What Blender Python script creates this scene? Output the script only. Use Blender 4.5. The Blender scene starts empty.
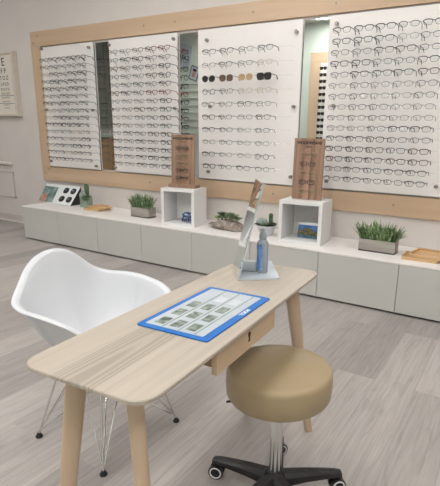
import bpy, bmesh, math, random
from mathutils import Vector, Matrix
random.seed(7)
PI = math.pi
SC = bpy.context.scene
COL = SC.collection

# ------------------------------------------------------------------ camera
cam_d = bpy.data.cameras.new('camera')
cam = bpy.data.objects.new('camera', cam_d)
COL.objects.link(cam)
cam_d.sensor_width = 36.0
cam_d.sensor_fit = 'AUTO'
cam_d.lens = 457.54 * 36.0 / 486.0
cam_d.shift_x = -36.92 / 486.0
cam_d.shift_y = 19.44 / 486.0
cam_d.clip_start = 0.05
_r = Vector((0.864969, 0.50111315, 0.02672531))
_u = Vector((-0.15363382, 0.21373545, 0.9647351))
_f = Vector((-0.47772929, 0.83857187, -0.26186247))
cam.matrix_world = Matrix(((_r.x, _u.x, -_f.x, 2.9479756), (_r.y, _u.y, -_f.y, -3.6996112),
                           (_r.z, _u.z, -_f.z, 1.1814597), (0, 0, 0, 1)))
SC.camera = cam

# ------------------------------------------------------------------ world, exposure
world = bpy.data.worlds.new('world'); SC.world = world
world.use_nodes = True
world.node_tree.nodes['Background'].inputs[0].default_value = (0.9, 0.93, 1.0, 1)
world.node_tree.nodes['Background'].inputs[1].default_value = 0.3
SC.view_settings.view_transform = 'Standard'
SC.view_settings.look = 'None'
SC.view_settings.gamma = 1.0
SC.view_settings.use_curve_mapping = False
SC.view_settings.exposure = 0.0
LAMP_POWER = 12.0
# x, y, strength factor of the ceiling lamps; row behind the camera added for frontal light
LAMPS = [(-3.0, -1.9, .6), (-2.8, -4.1, .8), (-0.4, -1.6, .6), (-0.4, -4.1, 1.5), (1.3, -1.35, .8), (1.9, -4.1, 1.5),
         (3.3, -1.5, .8), (4.2, -4.1, 1.5)]
CEIL = 3.3

# ------------------------------------------------------------------ colour + materials
def S(r, g, b):
    def f(c):
        c = c / 255.0
        return c / 12.92 if c <= 0.04045 else ((c + 0.055) / 1.055) ** 2.4
    return (f(r), f(g), f(b), 1.0)

def mat(name, col, rough=0.5, metal=0.0, col2=None, scale=8.0, stretch=(1, 1, 1), trans=0.0, ior=1.45,
        coat=0.0, bump=0.0, emit=None, emit_s=0.0, spec=0.5, lo=0.35, hi=0.65):
    m = bpy.data.materials.new(name); m.use_nodes = True
    nt = m.node_tree; b = nt.nodes['Principled BSDF']
    b.inputs['Base Color'].default_value = col
    b.inputs['Roughness'].default_value = rough
    b.inputs['Metallic'].default_value = metal
    b.inputs['IOR'].default_value = ior
    b.inputs['Transmission Weight'].default_value = trans
    b.inputs['Coat Weight'].default_value = coat
    b.inputs['Specular IOR Level'].default_value = spec
    if emit:
        b.inputs['Emission Color'].default_value = emit
        b.inputs['Emission Strength'].default_value = emit_s
    if col2 or bump:
        tc = nt.nodes.new('ShaderNodeTexCoord'); mp = nt.nodes.new('ShaderNodeMapping')
        mp.inputs['Scale'].default_value = stretch
        nz = nt.nodes.new('ShaderNodeTexNoise'); nz.inputs['Scale'].default_value = scale
        nz.inputs['Detail'].default_value = 6
        nt.links.new(tc.outputs['Object'], mp.inputs[0]); nt.links.new(mp.outputs[0], nz.inputs['Vector'])
        if col2:
            rp = nt.nodes.new('ShaderNodeValToRGB')
            rp.color_ramp.elements[0].position = lo; rp.color_ramp.elements[1].position = hi
            rp.color_ramp.elements[0].color = col; rp.color_ramp.elements[1].color = col2
            nt.links.new(nz.outputs['Fac'], rp.inputs[0]); nt.links.new(rp.outputs[0], b.inputs['Base Color'])
        if bump:
            bp = nt.nodes.new('ShaderNodeBump'); bp.inputs['Strength'].default_value = bump
            bp.inputs['Distance'].default_value = 0.01
            nt.links.new(nz.outputs['Fac'], bp.inputs['Height']); nt.links.new(bp.outputs[0], b.inputs['Normal'])
    return m

def wood(name, c1, c2, axis='x', scale=6.0, rough=0.5, knots=False, lo=.3, hi=.7):
    st = {'x': (0.12, 2.2, 2.2), 'y': (2.2, 0.12, 2.2), 'z': (2.2, 2.2, 0.12)}[axis]
    return mat(name, c1, rough, col2=c2, scale=scale, stretch=st, bump=0.03, lo=lo, hi=hi)

def floor_mat():
    m = bpy.data.materials.new('grey_oak_planks'); m.use_nodes = True
    nt = m.node_tree; L = nt.links; N = nt.nodes.new; b = nt.nodes['Principled BSDF']
    tc = N('ShaderNodeTexCoord'); mp = N('ShaderNodeMapping')
    mp.inputs['Rotation'].default_value = (0, 0, PI / 2)
    mp.inputs['Location'].default_value = (0.35, -0.04, 0)
    br = N('ShaderNodeTexBrick')
    br.offset = 0.37; br.inputs['Scale'].default_value = 1.0
    br.inputs['Brick Width'].default_value = 1.9; br.inputs['Row Height'].default_value = 0.2
    br.inputs['Mortar Size'].default_value = 0.0012; br.inputs['Mortar Smooth'].default_value = 0.3
    br.inputs['Bias'].default_value = 0.0
    br.inputs['Color1'].default_value = (0, 0, 0, 1); br.inputs['Color2'].default_value = (1, 1, 1, 1)
    br.inputs['Mortar'].default_value = (0.3, 0.3, 0.3, 1)
    L.new(tc.outputs['Object'], mp.inputs[0]); L.new(mp.outputs[0], br.inputs['Vector'])
    # per-plank shift of the grain
    sep = N('ShaderNodeSeparateXYZ'); L.new(tc.outputs['Object'], sep.inputs[0])
    mul = N('ShaderNodeMath'); mul.operation = 'MULTIPLY'; mul.inputs[1].default_value = 7.3
    L.new(br.outputs['Color'], mul.inputs[0])
    ad = N('ShaderNodeMath'); ad.operation = 'ADD'; L.new(sep.outputs['Y'], ad.inputs[0]); L.new(mul.outputs[0], ad.inputs[1])
    cb = N('ShaderNodeCombineXYZ'); L.new(sep.outputs['X'], cb.inputs['X']); L.new(ad.outputs[0], cb.inputs['Y']); L.new(mul.outputs[0], cb.inputs['Z'])
    m2 = N('ShaderNodeMapping'); m2.inputs['Scale'].default_value = (26, .7, 1); L.new(cb.outputs[0], m2.inputs[0])
    n1 = N('ShaderNodeTexNoise'); n1.inputs['Scale'].default_value = 3.0; n1.inputs['Detail'].default_value = 8
    n1.inputs['Distortion'].default_value = .6; n1.inputs['Roughness'].default_value = .62
    L.new(m2.outputs[0], n1.inputs['Vector'])
    m3 = N('ShaderNodeMapping'); m3.inputs['Scale'].default_value = (7, 1.1, 1); L.new(cb.outputs[0], m3.inputs[0])
    n2 = N('ShaderNodeTexNoise'); n2.inputs['Scale'].default_value = 3.0; n2.inputs['Detail'].default_value = 3
    n2.inputs['Distortion'].default_value = 2.0
    L.new(m3.outputs[0], n2.inputs['Vector'])
    r1 = N('ShaderNodeValToRGB'); e = r1.color_ramp.elements
    e[0].position = .2; e[0].color = S(152, 146, 142); e[1].position = .8; e[1].color = S(186, 181, 178)
    mx = e  # ramp of the grain
    L.new(n1.outputs['Fac'], r1.inputs[0])
    r2 = N('ShaderNodeValToRGB'); e = r2.color_ramp.elements
    e[0].position = .3; e[0].color = (.74, .73, .72, 1); e[1].position = .52; e[1].color = (1, 1, 1, 1)
    L.new(n2.outputs['Fac'], r2.inputs[0])
    x1 = N('ShaderNodeMix'); x1.data_type = 'RGBA'; x1.blend_type = 'MULTIPLY'; x1.inputs[0].default_value = .5
    L.new(r1.outputs[0], x1.inputs[6]); L.new(r2.outputs[0], x1.inputs[7])
    r3 = N('ShaderNodeValToRGB'); e = r3.color_ramp.elements
    e[0].position = 0; e[0].color = (.78, .775, .77, 1); e[1].position = 1; e[1].color = (1.14, 1.14, 1.14, 1)
    L.new(br.outputs['Color'], r3.inputs[0])
    x2 = N('ShaderNodeMix'); x2.data_type = 'RGBA'; x2.blend_type = 'MULTIPLY'; x2.inputs[0].default_value = 1
    L.new(x1.outputs[2], x2.inputs[6]); L.new(r3.outputs[0], x2.inputs[7])
    L.new(x2.outputs[2], b.inputs['Base Color'])
    b.inputs['Roughness'].default_value = .42
    bp = N('ShaderNodeBump'); bp.inputs['Strength'].default_value = .08; bp.inputs['Distance'].default_value = .005
    L.new(n1.outputs['Fac'], bp.inputs['Height']); L.new(bp.outputs[0], b.inputs['Normal'])
    return m

def table_mat():
    # pale ash veneer, grain along local x, a greyer heartwood band down the middle of the top
    m = bpy.data.materials.new('ash_veneer'); m.use_nodes = True
    nt = m.node_tree; L = nt.links; N = nt.nodes.new; b = nt.nodes['Principled BSDF']
    tc = N('ShaderNodeTexCoord'); mp = N('ShaderNodeMapping'); mp.inputs['Scale'].default_value = (.5, 9, 9)
    L.new(tc.outputs['Object'], mp.inputs[0])
    n = N('ShaderNodeTexNoise'); n.inputs['Scale'].default_value = 5; n.inputs['Detail'].default_value = 7
    n.inputs['Distortion'].default_value = .5
    L.new(mp.outputs[0], n.inputs['Vector'])
    r = N('ShaderNodeValToRGB'); e = r.color_ramp.elements
    e[0].position = .3; e[0].color = S(170, 160, 147); e[1].position = .7; e[1].color = S(182, 172, 159)
    L.new(n.outputs['Fac'], r.inputs[0])
    # heartwood cathedral lines
    sp = N('ShaderNodeSeparateXYZ'); L.new(tc.outputs['Object'], sp.inputs[0])
    w = N('ShaderNodeTexWave'); w.wave_type = 'RINGS'; w.rings_direction = 'SPHERICAL'
    m4 = N('ShaderNodeMapping'); m4.inputs['Location'].default_value = (.35, -.06, 0); m4.inputs['Scale'].default_value = (.35, 9, 1)
    L.new(tc.outputs['Object'], m4.inputs[0]); L.new(m4.outputs[0], w.inputs['Vector'])
    w.inputs['Scale'].default_value = 7; w.inputs['Distortion'].default_value = 1.2; w.inputs['Detail'].default_value = 3
    r2 = N('ShaderNodeValToRGB'); e = r2.color_ramp.elements
    e[0].position = .2; e[0].color = S(148, 139, 127); e[1].position = .8; e[1].color = S(168, 158, 144)
    L.new(w.outputs['Fac'], r2.inputs[0])
    band = N('ShaderNodeMapRange'); band.inputs['From Min'].default_value = .062; band.inputs['From Max'].default_value = .055
    ab = N('ShaderNodeMath'); ab.operation = 'ADD'; ab.inputs[1].default_value = -.01
    L.new(sp.outputs['Y'], ab.inputs[0])
    a2 = N('ShaderNodeMath'); a2.operation = 'ABSOLUTE'; L.new(ab.outputs[0], a2.inputs[0])
    L.new(a2.outputs[0], band.inputs['Value'])
    fade = N('ShaderNodeMapRange'); fade.inputs['From Min'].default_value = .0; fade.inputs['From Max'].default_value = -.25
    L.new(sp.outputs['X'], fade.inputs['Value'])
    fm = N('ShaderNodeMath'); fm.operation = 'MULTIPLY'; L.new(band.outputs[0], fm.inputs[0]); L.new(fade.outputs[0], fm.inputs[1])
    fm2 = N('ShaderNodeMath'); fm2.operation = 'MULTIPLY'; L.new(fm.outputs[0], fm2.inputs[0]); fm2.inputs[1].default_value = .85
    x = N('ShaderNodeMix'); x.data_type = 'RGBA'; L.new(fm2.outputs[0], x.inputs[0])
    L.new(r.outputs[0], x.inputs[6]); L.new(r2.outputs[0], x.inputs[7]); L.new(x.outputs[2], b.inputs['Base Color'])
    b.inputs['Roughness'].default_value = .45
    return m

def thin_glass(name, tint=(1, 1, 1, 1), gloss=.07, rough=.02):
    m = bpy.data.materials.new(name); m.use_nodes = True
    nt = m.node_tree; nt.nodes.clear(); N = nt.nodes.new
    o = N('ShaderNodeOutputMaterial'); mx = N('ShaderNodeMixShader'); t = N('ShaderNodeBsdfTransparent'); g = N('ShaderNodeBsdfGlossy')
    t.inputs[0].default_value = tint; g.inputs['Roughness'].default_value = rough
    mx.inputs[0].default_value = gloss
    nt.links.new(t.outputs[0], mx.inputs[1]); nt.links.new(g.outputs[0], mx.inputs[2]); nt.links.new(mx.outputs[0], o.inputs[0])
    return m

M = {
 'wall': mat('painted_wall', S(212, 206, 202), .85, col2=S(216, 210, 206), scale=3, bump=.02),
 'green_wall': mat('pale_green_wall', S(200, 210, 202), .85, col2=S(205, 214, 206), scale=3),
 'ceil': mat('ceiling_paint', S(226, 224, 220), .9, col2=S(230, 228, 224), scale=3),
 'trim': mat('white_trim_paint', S(222, 217, 212), .45, col2=S(226, 221, 216), scale=5),
 'base': mat('baseboard_paint', S(196, 188, 183), .6, col2=S(201, 193, 188), scale=5),
 'floor': floor_mat(),
 'table': table_mat(),
 'tleg': wood('ash_leg', S(190, 166, 140), S(202, 180, 156), 'z', 9),
 'drawerw': wood('ash_drawer', S(182, 156, 128), S(204, 180, 150), 'x', 7),
 'drawerin': wood('ash_inside', S(150, 122, 98), S(165, 136, 110), 'x', 7),
 'rail': wood('birch_rail', S(190, 162, 134), S(212, 187, 160), 'x', 5, lo=.2, hi=.8),
 'railv': wood('birch_stile', S(194, 166, 138), S(212, 187, 160), 'z', 5, lo=.2, hi=.8),
 'panel': mat('white_acrylic_board', S(238, 235, 233), .4, col2=S(240, 237, 235), scale=4),
 'metal': mat('brushed_steel', S(150, 146, 142), .3, 1.0, col2=S(170, 166, 160), scale=30),
 'chrome': mat('polished_chrome', S(215, 215, 215), .08, 1.0, col2=S(225, 225, 225), scale=20),
 'mirror': mat('mirror_silver', (.86, .90, .88, 1), .0, 1.0, col2=(.87, .91, .89, 1), scale=2),
 'clear': thin_glass('clear_acrylic', (.94, .95, .95, 1), .05),
 'lens': thin_glass('clear_lens', (.97, .97, .97, 1), .02),
 'lens_dark': mat('smoked_lens', S(40, 38, 42), .12, col2=S(58, 54, 56), scale=30),
 'lens_brown': mat('brown_lens', S(92, 74, 60), .12, col2=S(112, 92, 76), scale=30),
 'lens_amber': mat('amber_lens', S(176, 148, 112), .15, col2=S(190, 164, 128), scale=30),
 'cab': mat('grey_lacquer', S(194, 193, 189), .5, col2=S(197, 196, 192), scale=3),
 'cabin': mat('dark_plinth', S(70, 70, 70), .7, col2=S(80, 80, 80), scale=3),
 'top': mat('white_laminate', S(236, 233, 231), .38, col2=S(240, 237, 235), scale=4),
 'white': mat('white_plastic', S(206, 209, 214), .38, col2=S(209, 212, 217), scale=3),
 'cube': mat('white_painted_box', S(228, 228, 228), .5, col2=S(233, 232, 231), scale=4),
 'seat': mat('tan_vinyl', S(160, 142, 112), .38, col2=S(164, 146, 116), scale=5, bump=.02),
 'black': mat('black_plastic', S(30, 30, 31), .4, col2=S(38, 38, 39), scale=20),
 'wheelring': mat('white_caster_ring', S(220, 220, 220), .4, col2=S(228, 228, 228), scale=20),
 'blue': mat('blue_mat_border', S(22, 104, 184), .35, col2=S(26, 110, 190), scale=10),
 'sheet': mat('printed_sheet', S(176, 186, 194), .3, col2=S(184, 193, 200), scale=10),
 'sheet2': mat('pale_print', S(196, 202, 208), .35, col2=S(202, 208, 214), scale=20),
 'photo': mat('small_photo_print', S(70, 86, 78), .3, col2=S(150, 160, 152), scale=60),
 'green_line': mat('green_print_line', S(120, 142, 128), .3, col2=S(130, 150, 136), scale=40),
 'ink': mat('black_ink', S(34, 32, 32), .6, col2=S(42, 40, 40), scale=40),
 'ink_white': mat('white_ink', S(235, 240, 245), .5, col2=S(240, 244, 248), scale=40),
 'chart': mat('chart_card', S(222, 216, 206), .6, col2=S(226, 220, 210), scale=20),
 'chart_frame': mat('chart_frame_paint', S(208, 200, 188), .5, col2=S(213, 205, 193), scale=20),
 'walnut': wood('rustic_board', S(120, 94, 78), S(170, 138, 116), 'z', 14, lo=.25, hi=.75),
 'strip': wood('copper_toned_strip', S(146, 112, 94), S(180, 144, 124), 'z', 10),
 'tray': wood('bamboo_tray', S(194, 156, 112), S(218, 184, 140), 'x', 9),
 'pot': wood('weathered_grey_wood', S(134, 128, 122), S(176, 170, 163), 'x', 12),
 'soil': mat('dark_soil', S(40, 36, 30), .9, col2=S(58, 50, 42), scale=60),
 'leaf': mat('leaf_green', S(80, 112, 58), .5, col2=S(176, 200, 136), scale=35),
 'leaf2': mat('leaf_blue_green', S(74, 104, 86), .5, col2=S(112, 140, 118), scale=35),
 'succ': mat('succulent_green', S(86, 108, 80), .5, col2=S(140, 156, 124), scale=40),
 'succ2': mat('succulent_dark', S(56, 66, 56), .5, col2=S(84, 88, 74), scale=40),
 'cactus': mat('cactus_green', S(64, 86, 62), .6, col2=S(96, 116, 90), scale=60),
 'cactusg': mat('cactus_grey', S(122, 136, 132), .6, col2=S(158, 168, 162), scale=80),
 'rock': mat('grey_stone', S(112, 104, 98), .9, col2=S(168, 158, 148), scale=22, bump=.8),
 'jar': mat('green_tinted_jar', S(132, 150, 138), .15, col2=S(146, 162, 150), scale=8),
 'acryl_blue': mat('pale_blue_acrylic', S(190, 200, 209), .12, col2=S(196, 205, 213), scale=6),
 'bottle': mat('clear_blue_bottle', S(200, 212, 226), .1, col2=S(206, 217, 229), scale=6, trans=.6),
 'bottle_label': mat('blue_label', S(84, 130, 196), .35, col2=S(134, 168, 214), scale=60, stretch=(1, 1, .4)),
 'cap': mat('grey_cap', S(160, 166, 172), .35, col2=S(166, 172, 178), scale=10),
 'card': mat('white_card', S(226, 230, 232), .35, col2=S(232, 236, 238), scale=10),
 'bluepat': mat('blue_white_glaze', S(44, 74, 120), .25, col2=S(190, 204, 222), scale=45, lo=.48, hi=.58),
 'sky': mat('print_sky', S(46, 92, 158), .4, col2=S(96, 140, 196), scale=14),
 'hill': mat('print_hill', S(62, 78, 58), .4, col2=S(132, 120, 84), scale=50),
 'water': mat('print_water', S(40, 84, 118), .4, col2=S(86, 130, 150), scale=40),
 'teal': mat('print_teal', S(78, 104, 104), .35, col2=S(150, 168, 164), scale=16),
 'skin': mat('print_warm', S(168, 104, 84), .35, col2=S(196, 164, 140), scale=40),
 'greydark': mat('grey_green_laminate', S(104, 104, 98), .5, col2=S(112, 112, 106), scale=4),
 'brown': wood('brown_counter_wood', S(132, 104, 76), S(152, 122, 92), 'z', 5),
 'poster': mat('poster_grey', S(178, 186, 200), .5, col2=S(186, 194, 206), scale=10),
 # spectacle frames
 'f_black': mat('black_acetate', S(16, 15, 16), .3, col2=S(24, 22, 24), scale=60),
 'f_dark': mat('gunmetal_wire', S(42, 40, 42), .35, .3, col2=S(52, 50, 52), scale=60),
 'f_grey': mat('silver_wire', S(88, 84, 82), .35, .5, col2=S(104, 100, 96), scale=60),
 'f_tort': mat('tortoiseshell_acetate', S(58, 38, 30), .3, col2=S(104, 68, 44), scale=90),
 'f_red': mat('red_acetate', S(122, 28, 34), .3, col2=S(140, 36, 40), scale=60),
 'f_gold': mat('gold_wire', S(168, 148, 116), .35, .5, col2=S(186, 166, 132), scale=60),
 'f_blue': mat('navy_acetate', S(44, 52, 82), .3, col2=S(54, 62, 94), scale=60),
}
_lm = mat('lamp_diffuser', S(255, 252, 246), .6, col2=S(255, 253, 248), scale=3)

def lamp_mat(k):
    m = bpy.data.materials.new('lit_diffuser'); m.use_nodes = True
    b = m.node_tree.nodes['Principled BSDF']
    b.inputs['Base Color'].default_value = S(250, 248, 244)
    b.inputs['Emission Color'].default_value = (1.0, .975, .955, 1)
    b.inputs['Emission Strength'].default_value = LAMP_POWER * k
    return m

# ------------------------------------------------------------------ mesh helpers
def box(bm, c, s, rot=None, bev=0.0, seg=2):
    r = bmesh.ops.create_cube(bm, size=1.0)
    vs = r['verts']
    for v in vs:
        v.co = Vector((v.co.x * s[0], v.co.y * s[1], v.co.z * s[2]))
    if bev > 0:
        es = list({e for v in vs for e in v.link_edges})
        rb = bmesh.ops.bevel(bm, geom=es, offset=bev, segments=seg, affect='EDGES', profile=.5)
        vs = list({v for f in rb['faces'] for v in f.verts} | {v for v in vs if v.is_valid})
        # gather the whole island
        st = list(vs); seen = set(vs)
        while st:
            v = st.pop()
            for e in v.link_edges:
                o = e.other_vert(v)
                if o not in seen: seen.add(o); st.append(o)
        vs = list(seen)
    mt = Matrix.Translation(Vector(c)) @ (rot.to_4x4() if rot else Matrix.Identity(4))
    for v in vs: v.co = mt @ v.co
    return vs

def tube(bm, pts, r, seg=8, closed=False, sx=1.0):
    pts = [Vector(p) for p in pts]; n = len(pts)
    rr = r if isinstance(r, (list, tuple)) else [r] * n
    rings = []; up = None
    for i, p in enumerate(pts):
        a = pts[(i - 1) % n] if (closed or i > 0) else p
        b = pts[(i + 1) % n] if (closed or i < n - 1) else p
        t = (b - a).normalized()
        if up is None:
            up = Vector((0, 0, 1)) if abs(t.z) < .9 else Vector((1, 0, 0))
        s = t.cross(up).normalized(); up = s.cross(t).normalized()
        rings.append([bm.verts.new(p + (s * math.cos(2 * PI * k / seg) * sx + up * math.sin(2 * PI * k / seg)) * rr[i]) for k in range(seg)])
    m = n if closed else n - 1
    for i in range(m):
        A, B = rings[i], rings[(i + 1) % n]
        for k in range(seg):
            try: bm.faces.new((A[k], A[(k + 1) % seg], B[(k + 1) % seg], B[k]))
            except ValueError: pass
    if not closed:
        bm.faces.new(rings[0][::-1]); bm.faces.new(rings[-1])

def lathe(bm, prof, seg=32, c=(0, 0, 0)):
    c = Vector(c); rings = []
    for (r, z) in prof:
        if r < 1e-6: rings.append([bm.verts.new(c + Vector((0, 0, z)))])
        else: rings.append([bm.verts.new(c + Vector((r * math.cos(2 * PI * k / seg), r * math.sin(2 * PI * k / seg), z))) for k in range(seg)])
    for A, B in zip(rings, rings[1:]):
        for k in range(seg):
            k2 = (k + 1) % seg
            if len(A) == 1 and len(B) == 1: continue
            if len(A) == 1: bm.faces.new((A[0], B[k2], B[k]))
            elif len(B) == 1: bm.faces.new((A[k], A[k2], B[0]))
            else: bm.faces.new((A[k], A[k2], B[k2], B[k]))

def prism(bm, poly, z0, z1, mtx=None):
    """poly in xy, extruded z0..z1"""
    mtx = mtx or Matrix.Identity(4)
    a = [bm.verts.new(mtx @ Vector((x, y, z0))) for x, y in poly]
    b = [bm.verts.new(mtx @ Vector((x, y, z1))) for x, y in poly]
    bm.faces.new(a[::-1]); bm.faces.new(b)
    n = len(poly)
    for i in range(n): bm.faces.new((a[i], a[(i + 1) % n], b[(i + 1) % n], b[i]))

def rrect(w, h, r, n=6, cx=0, cy=0):
    out = []
    for sx, sy, a0 in ((1, 1, 0), (-1, 1, 90), (-1, -1, 180), (1, -1, 270)):
        for k in range(n + 1):
            a = math.radians(a0 + 90 * k / n)
            out.append((cx + sx * (w / 2 - r) + r * math.cos(a), cy + sy * (h / 2 - r) + r * math.sin(a)))
    return out

def mesh_of(name, bm, m, smooth=False):
    bmesh.ops.recalc_face_normals(bm, faces=bm.faces)
    me = bpy.data.meshes.new(name); bm.to_mesh(me); bm.free()
    me.materials.append(m)
    if smooth:
        for p in me.polygons: p.use_smooth = True
        try: me.set_sharp_from_angle(angle=math.radians(40))
        except Exception: pass
    return me

def obj(name, bm, m, parent=None, loc=(0, 0, 0), smooth=False, label=None):
    o = bpy.data.objects.new(name, mesh_of(name, bm, m, smooth)); COL.objects.link(o)
    o.location = loc
    if parent: o.parent = parent
    if label: o['label'] = label
    return o

def thing(name, label, cat, loc=(0, 0, 0), rz=0, group=None):
    o = bpy.data.objects.new(name, None); COL.objects.link(o)
    o.empty_display_size = .05
    o.location = loc; o.rotation_euler = (0, 0, rz); o['label'] = label; o['category'] = cat
    if group: o['group'] = group
    return o

def tag(o, label, cat, group=None):
    o['label'] = label; o['category'] = cat
    if group: o['group'] = group
    return o

def struct(name, bm, m):
    o = obj(name, bm, m); o['kind'] = 'structure'; return o

def sbox(name, x, y, z, m):
    bm = bmesh.new(); box(bm, ((x[0] + x[1]) / 2, (y[0] + y[1]) / 2, (z[0] + z[1]) / 2), (x[1] - x[0], y[1] - y[0], z[1] - z[0]))
    return struct(name, bm, m)

def pbox(name, x, y, z, m, parent=None, bev=0.0, label=None):
    bm = bmesh.new(); box(bm, ((x[0] + x[1]) / 2, (y[0] + y[1]) / 2, (z[0] + z[1]) / 2), (x[1] - x[0], y[1] - y[0], z[1] - z[0]), bev=bev)
    return obj(name, bm, m, parent, label=label)

def lettering(name, txt, size, m, parent, mtx, align='CENTER', sx=1.0, bold=0.0):
    cu = bpy.data.curves.new(name, 'FONT'); cu.body = txt; cu.size = size; cu.align_x = align; cu.align_y = 'CENTER'
    cu.extrude = .0004; cu.offset = bold
    t = bpy.data.objects.new(name, cu); COL.objects.link(t)
    dg = bpy.context.evaluated_depsgraph_get()
    me = bpy.data.meshes.new_from_object(t.evaluated_get(dg)); COL.objects.unlink(t); bpy.data.objects.remove(t)
    me.transform(Matrix.Scale(sx, 4, (1, 0, 0))); me.transform(mtx)
    me.materials.clear(); me.materials.append(m)
    o = bpy.data.objects.new(name, me); COL.objects.link(o)
    if parent: o.parent = parent
    return o

FACE_FRONT = Matrix.Rotation(PI / 2, 4, 'X')      # text in xy -> upright in xz, read from -y

# ------------------------------------------------------------------ the room
X0, X1, Y1 = -5.5, 5.4, -5.0
sbox('floor', (X0, X1), (Y1, 0), (-.1, 0), M['floor'])
sbox('ceiling', (X0, X1), (Y1, 0), (CEIL, CEIL + .1), M['ceil'])
sbox('wall_back', (X0, X1), (0, .12), (-.1, CEIL + .1), M['wall'])
sbox('wall_front', (X0, X1), (Y1 - .12, Y1), (-.1, CEIL + .1), M['green_wall'])
sbox('wall_left', (X0 - .12, X0), (Y1, 0), (-.1, CEIL + .1), M['wall'])
sbox('wall_right', (X1, X1 + .12), (Y1, 0), (-.1, CEIL + .1), M['wall'])
bm = bmesh.new(); box(bm, ((-1.93 + X0) / 2, -.006, .048), (-1.93 - X0, .012, .096)); struct('baseboard_back', bm, M['base'])
bm = bmesh.new(); box(bm, ((-1.93 + X0) / 2, -.022, .011), (-1.93 - X0, .02, .022), bev=.004); struct('trim_1', bm, M['trim'])
bm = bmesh.new(); box(bm, ((X0 - 2.87) / 2, -.02, .775), (-2.87 - X0, .04, .045), bev=.014, seg=4); struct('trim_2', bm, M['trim'])
bm = bmesh.new()                                   # raised panel moulding under the chair rail
for (a, b_, c_, d_) in ((X0 + .3, -2.88, .325, .34), (X0 + .3, -2.88, .655, .67), (-2.895, -2.88, .325, .67)):
    box(bm, ((a + b_) / 2, -.006, (c_ + d_) / 2), (b_ - a, .012, d_ - c_))
struct('trim_3', bm, M['base'])

# ceiling lamps, including the unseen row added to brighten upright faces
for i, (x, y, k) in enumerate(LAMPS):
    t = thing('ceiling_light', 'flat rectangular ceiling light panel with white frame, row behind camera added for frontal light', 'ceiling light', (x, y, CEIL), 0, 'ceiling light panels')
    bm = bmesh.new()
    for sx in (-1, 1): box(bm, (sx * .31, 0, -.02), (.02, 1.24, .04))
    for sy in (-1, 1): box(bm, (0, sy * .61, -.02), (.60, .02, .04))
    obj('frame', bm, M['top'], t)
    bm = bmesh.new(); box(bm, (0, 0, -.022), (.6, 1.2, .012)); obj('diffuser', bm, lamp_mat(k), t)

# ------------------------------------------------------------------ eyeglass prototypes
def rim_pts(cx, w, h, style, n=20):
    out = []
    for k in range(n):
        a = 2 * PI * k / n; ca, sa = math.cos(a), math.sin(a)
        p = {'round': 1.0, 'rect': .55, 'oval': .8, 'wide': .62}[style]
        x = math.copysign(abs(ca) ** p, ca) * w / 2; z = math.copysign(abs(sa) ** p, sa) * h / 2
        if style in ('rect', 'wide') and z < 0: x *= .9
        out.append((cx + x, 0, z))
    return out

def glasses_parts(style, w, h, thick, brow, m, lensm, tm, total=.138):
    """front centred on the origin facing -y, temples run back to +y"""
    g = .5 * (total) - w / 2
    fr = bmesh.new()
    for s in (-1, 1):
        pts = rim_pts(s * g, w, h, style)
        rad = [thick * (brow if p[2] > h * .12 else 1.0) for p in pts]
        tube(fr, pts, rad, 5, closed=True)
    tube(fr, [(-g + w / 2 - .001, 0, h * .16), (-.004, -.003, h * .26), (.004, -.003, h * .26), (g - w / 2 + .001, 0, h * .16)], thick * max(1, brow * .8), 5)
    for s in (-1, 1):
        tube(fr, [(s * (g + w / 2 - .001), 0, h * .25), (s * (g + w / 2 + .006), .004, h * .27)], thick * max(1.1, brow * .9), 5)
    parts = [('frame_front', mesh_of('frame_front', fr, m, True), 1)]
    lb = bmesh.new()
    prism(lb, [(x, z) for x, _, z in rim_pts(0, w * .97, h * .97, style)], -.0006, .0006, FACE_FRONT)
    lm_ = mesh_of('lens', lb, lensm)
    parts.append(('lens', lm_, (-g, 0, 0))); parts.append(('lens', lm_, (g, 0, 0)))
    for s in (-1, 1):
        tb = bmesh.new()
        tube(tb, [(s * (g + w / 2 + .005), .004, h * .27), (s * (g + w / 2 + .004), .06, h * .27), (s * (g + w / 2), .092, h * .25), (s * (g + w / 2 - .003), TB, h * .25 - .026)],
             [thick * max(1.2, brow * .95)] * 3 + [thick * 1.5], 5)
        parts.append(('temple', mesh_of('temple', tb, tm, True), 1))
    return parts

TB = .116            # how far the temple tips reach back
STYLES = {}
def add_style(key, desc, cat, *a): STYLES[key] = (desc, cat, glasses_parts(*a))
add_style('blackrect', 'black rectangular eyeglasses', 'eyeglasses', 'rect', .060, .037, .0024, 1.3, M['f_black'], M['lens'], M['f_black'])
add_style('blackbrow', 'black browline eyeglasses', 'eyeglasses', 'wide', .060, .037, .0014, 2.3, M['f_black'], M['lens'], M['f_black'])
add_style('wire', 'dark wire eyeglasses', 'eyeglasses', 'oval', .058, .036, .0015, 1.5, M['f_dark'], M['lens'], M['f_dark'])
add_style('silver', 'silver wire eyeglasses', 'eyeglasses', 'oval', .057, .035, .0013, 1.4, M['f_grey'], M['lens'], M['f_grey'])
add_style('round', 'round black eyeglasses', 'eyeglasses', 'round', .052, .045, .0020, 1.3, M['f_black'], M['lens'], M['f_black'])
add_style('tort', 'dark tortoiseshell eyeglasses', 'eyeglasses', 'wide', .060, .038, .0022, 1.5, M['f_tort'], M['lens'], M['f_tort'])
add_style('red', 'dark red eyeglasses', 'eyeglasses', 'wide', .060, .037, .0021, 1.5, M['f_red'], M['lens'], M['f_red'])
add_style('gold', 'pale gold wire eyeglasses', 'eyeglasses', 'oval', .057, .038, .0013, 1.2, M['f_gold'], M['lens'], M['f_gold'])
add_style('navy', 'navy eyeglasses', 'eyeglasses', 'rect', .060, .036, .0019, 1.5, M['f_blue'], M['lens'], M['f_dark'])
add_style('sunblack', 'black sunglasses with smoked lenses', 'sunglasses', 'rect', .066, .054, .003, 1.2, M['f_black'], M['lens_dark'], M['f_black'])
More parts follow.
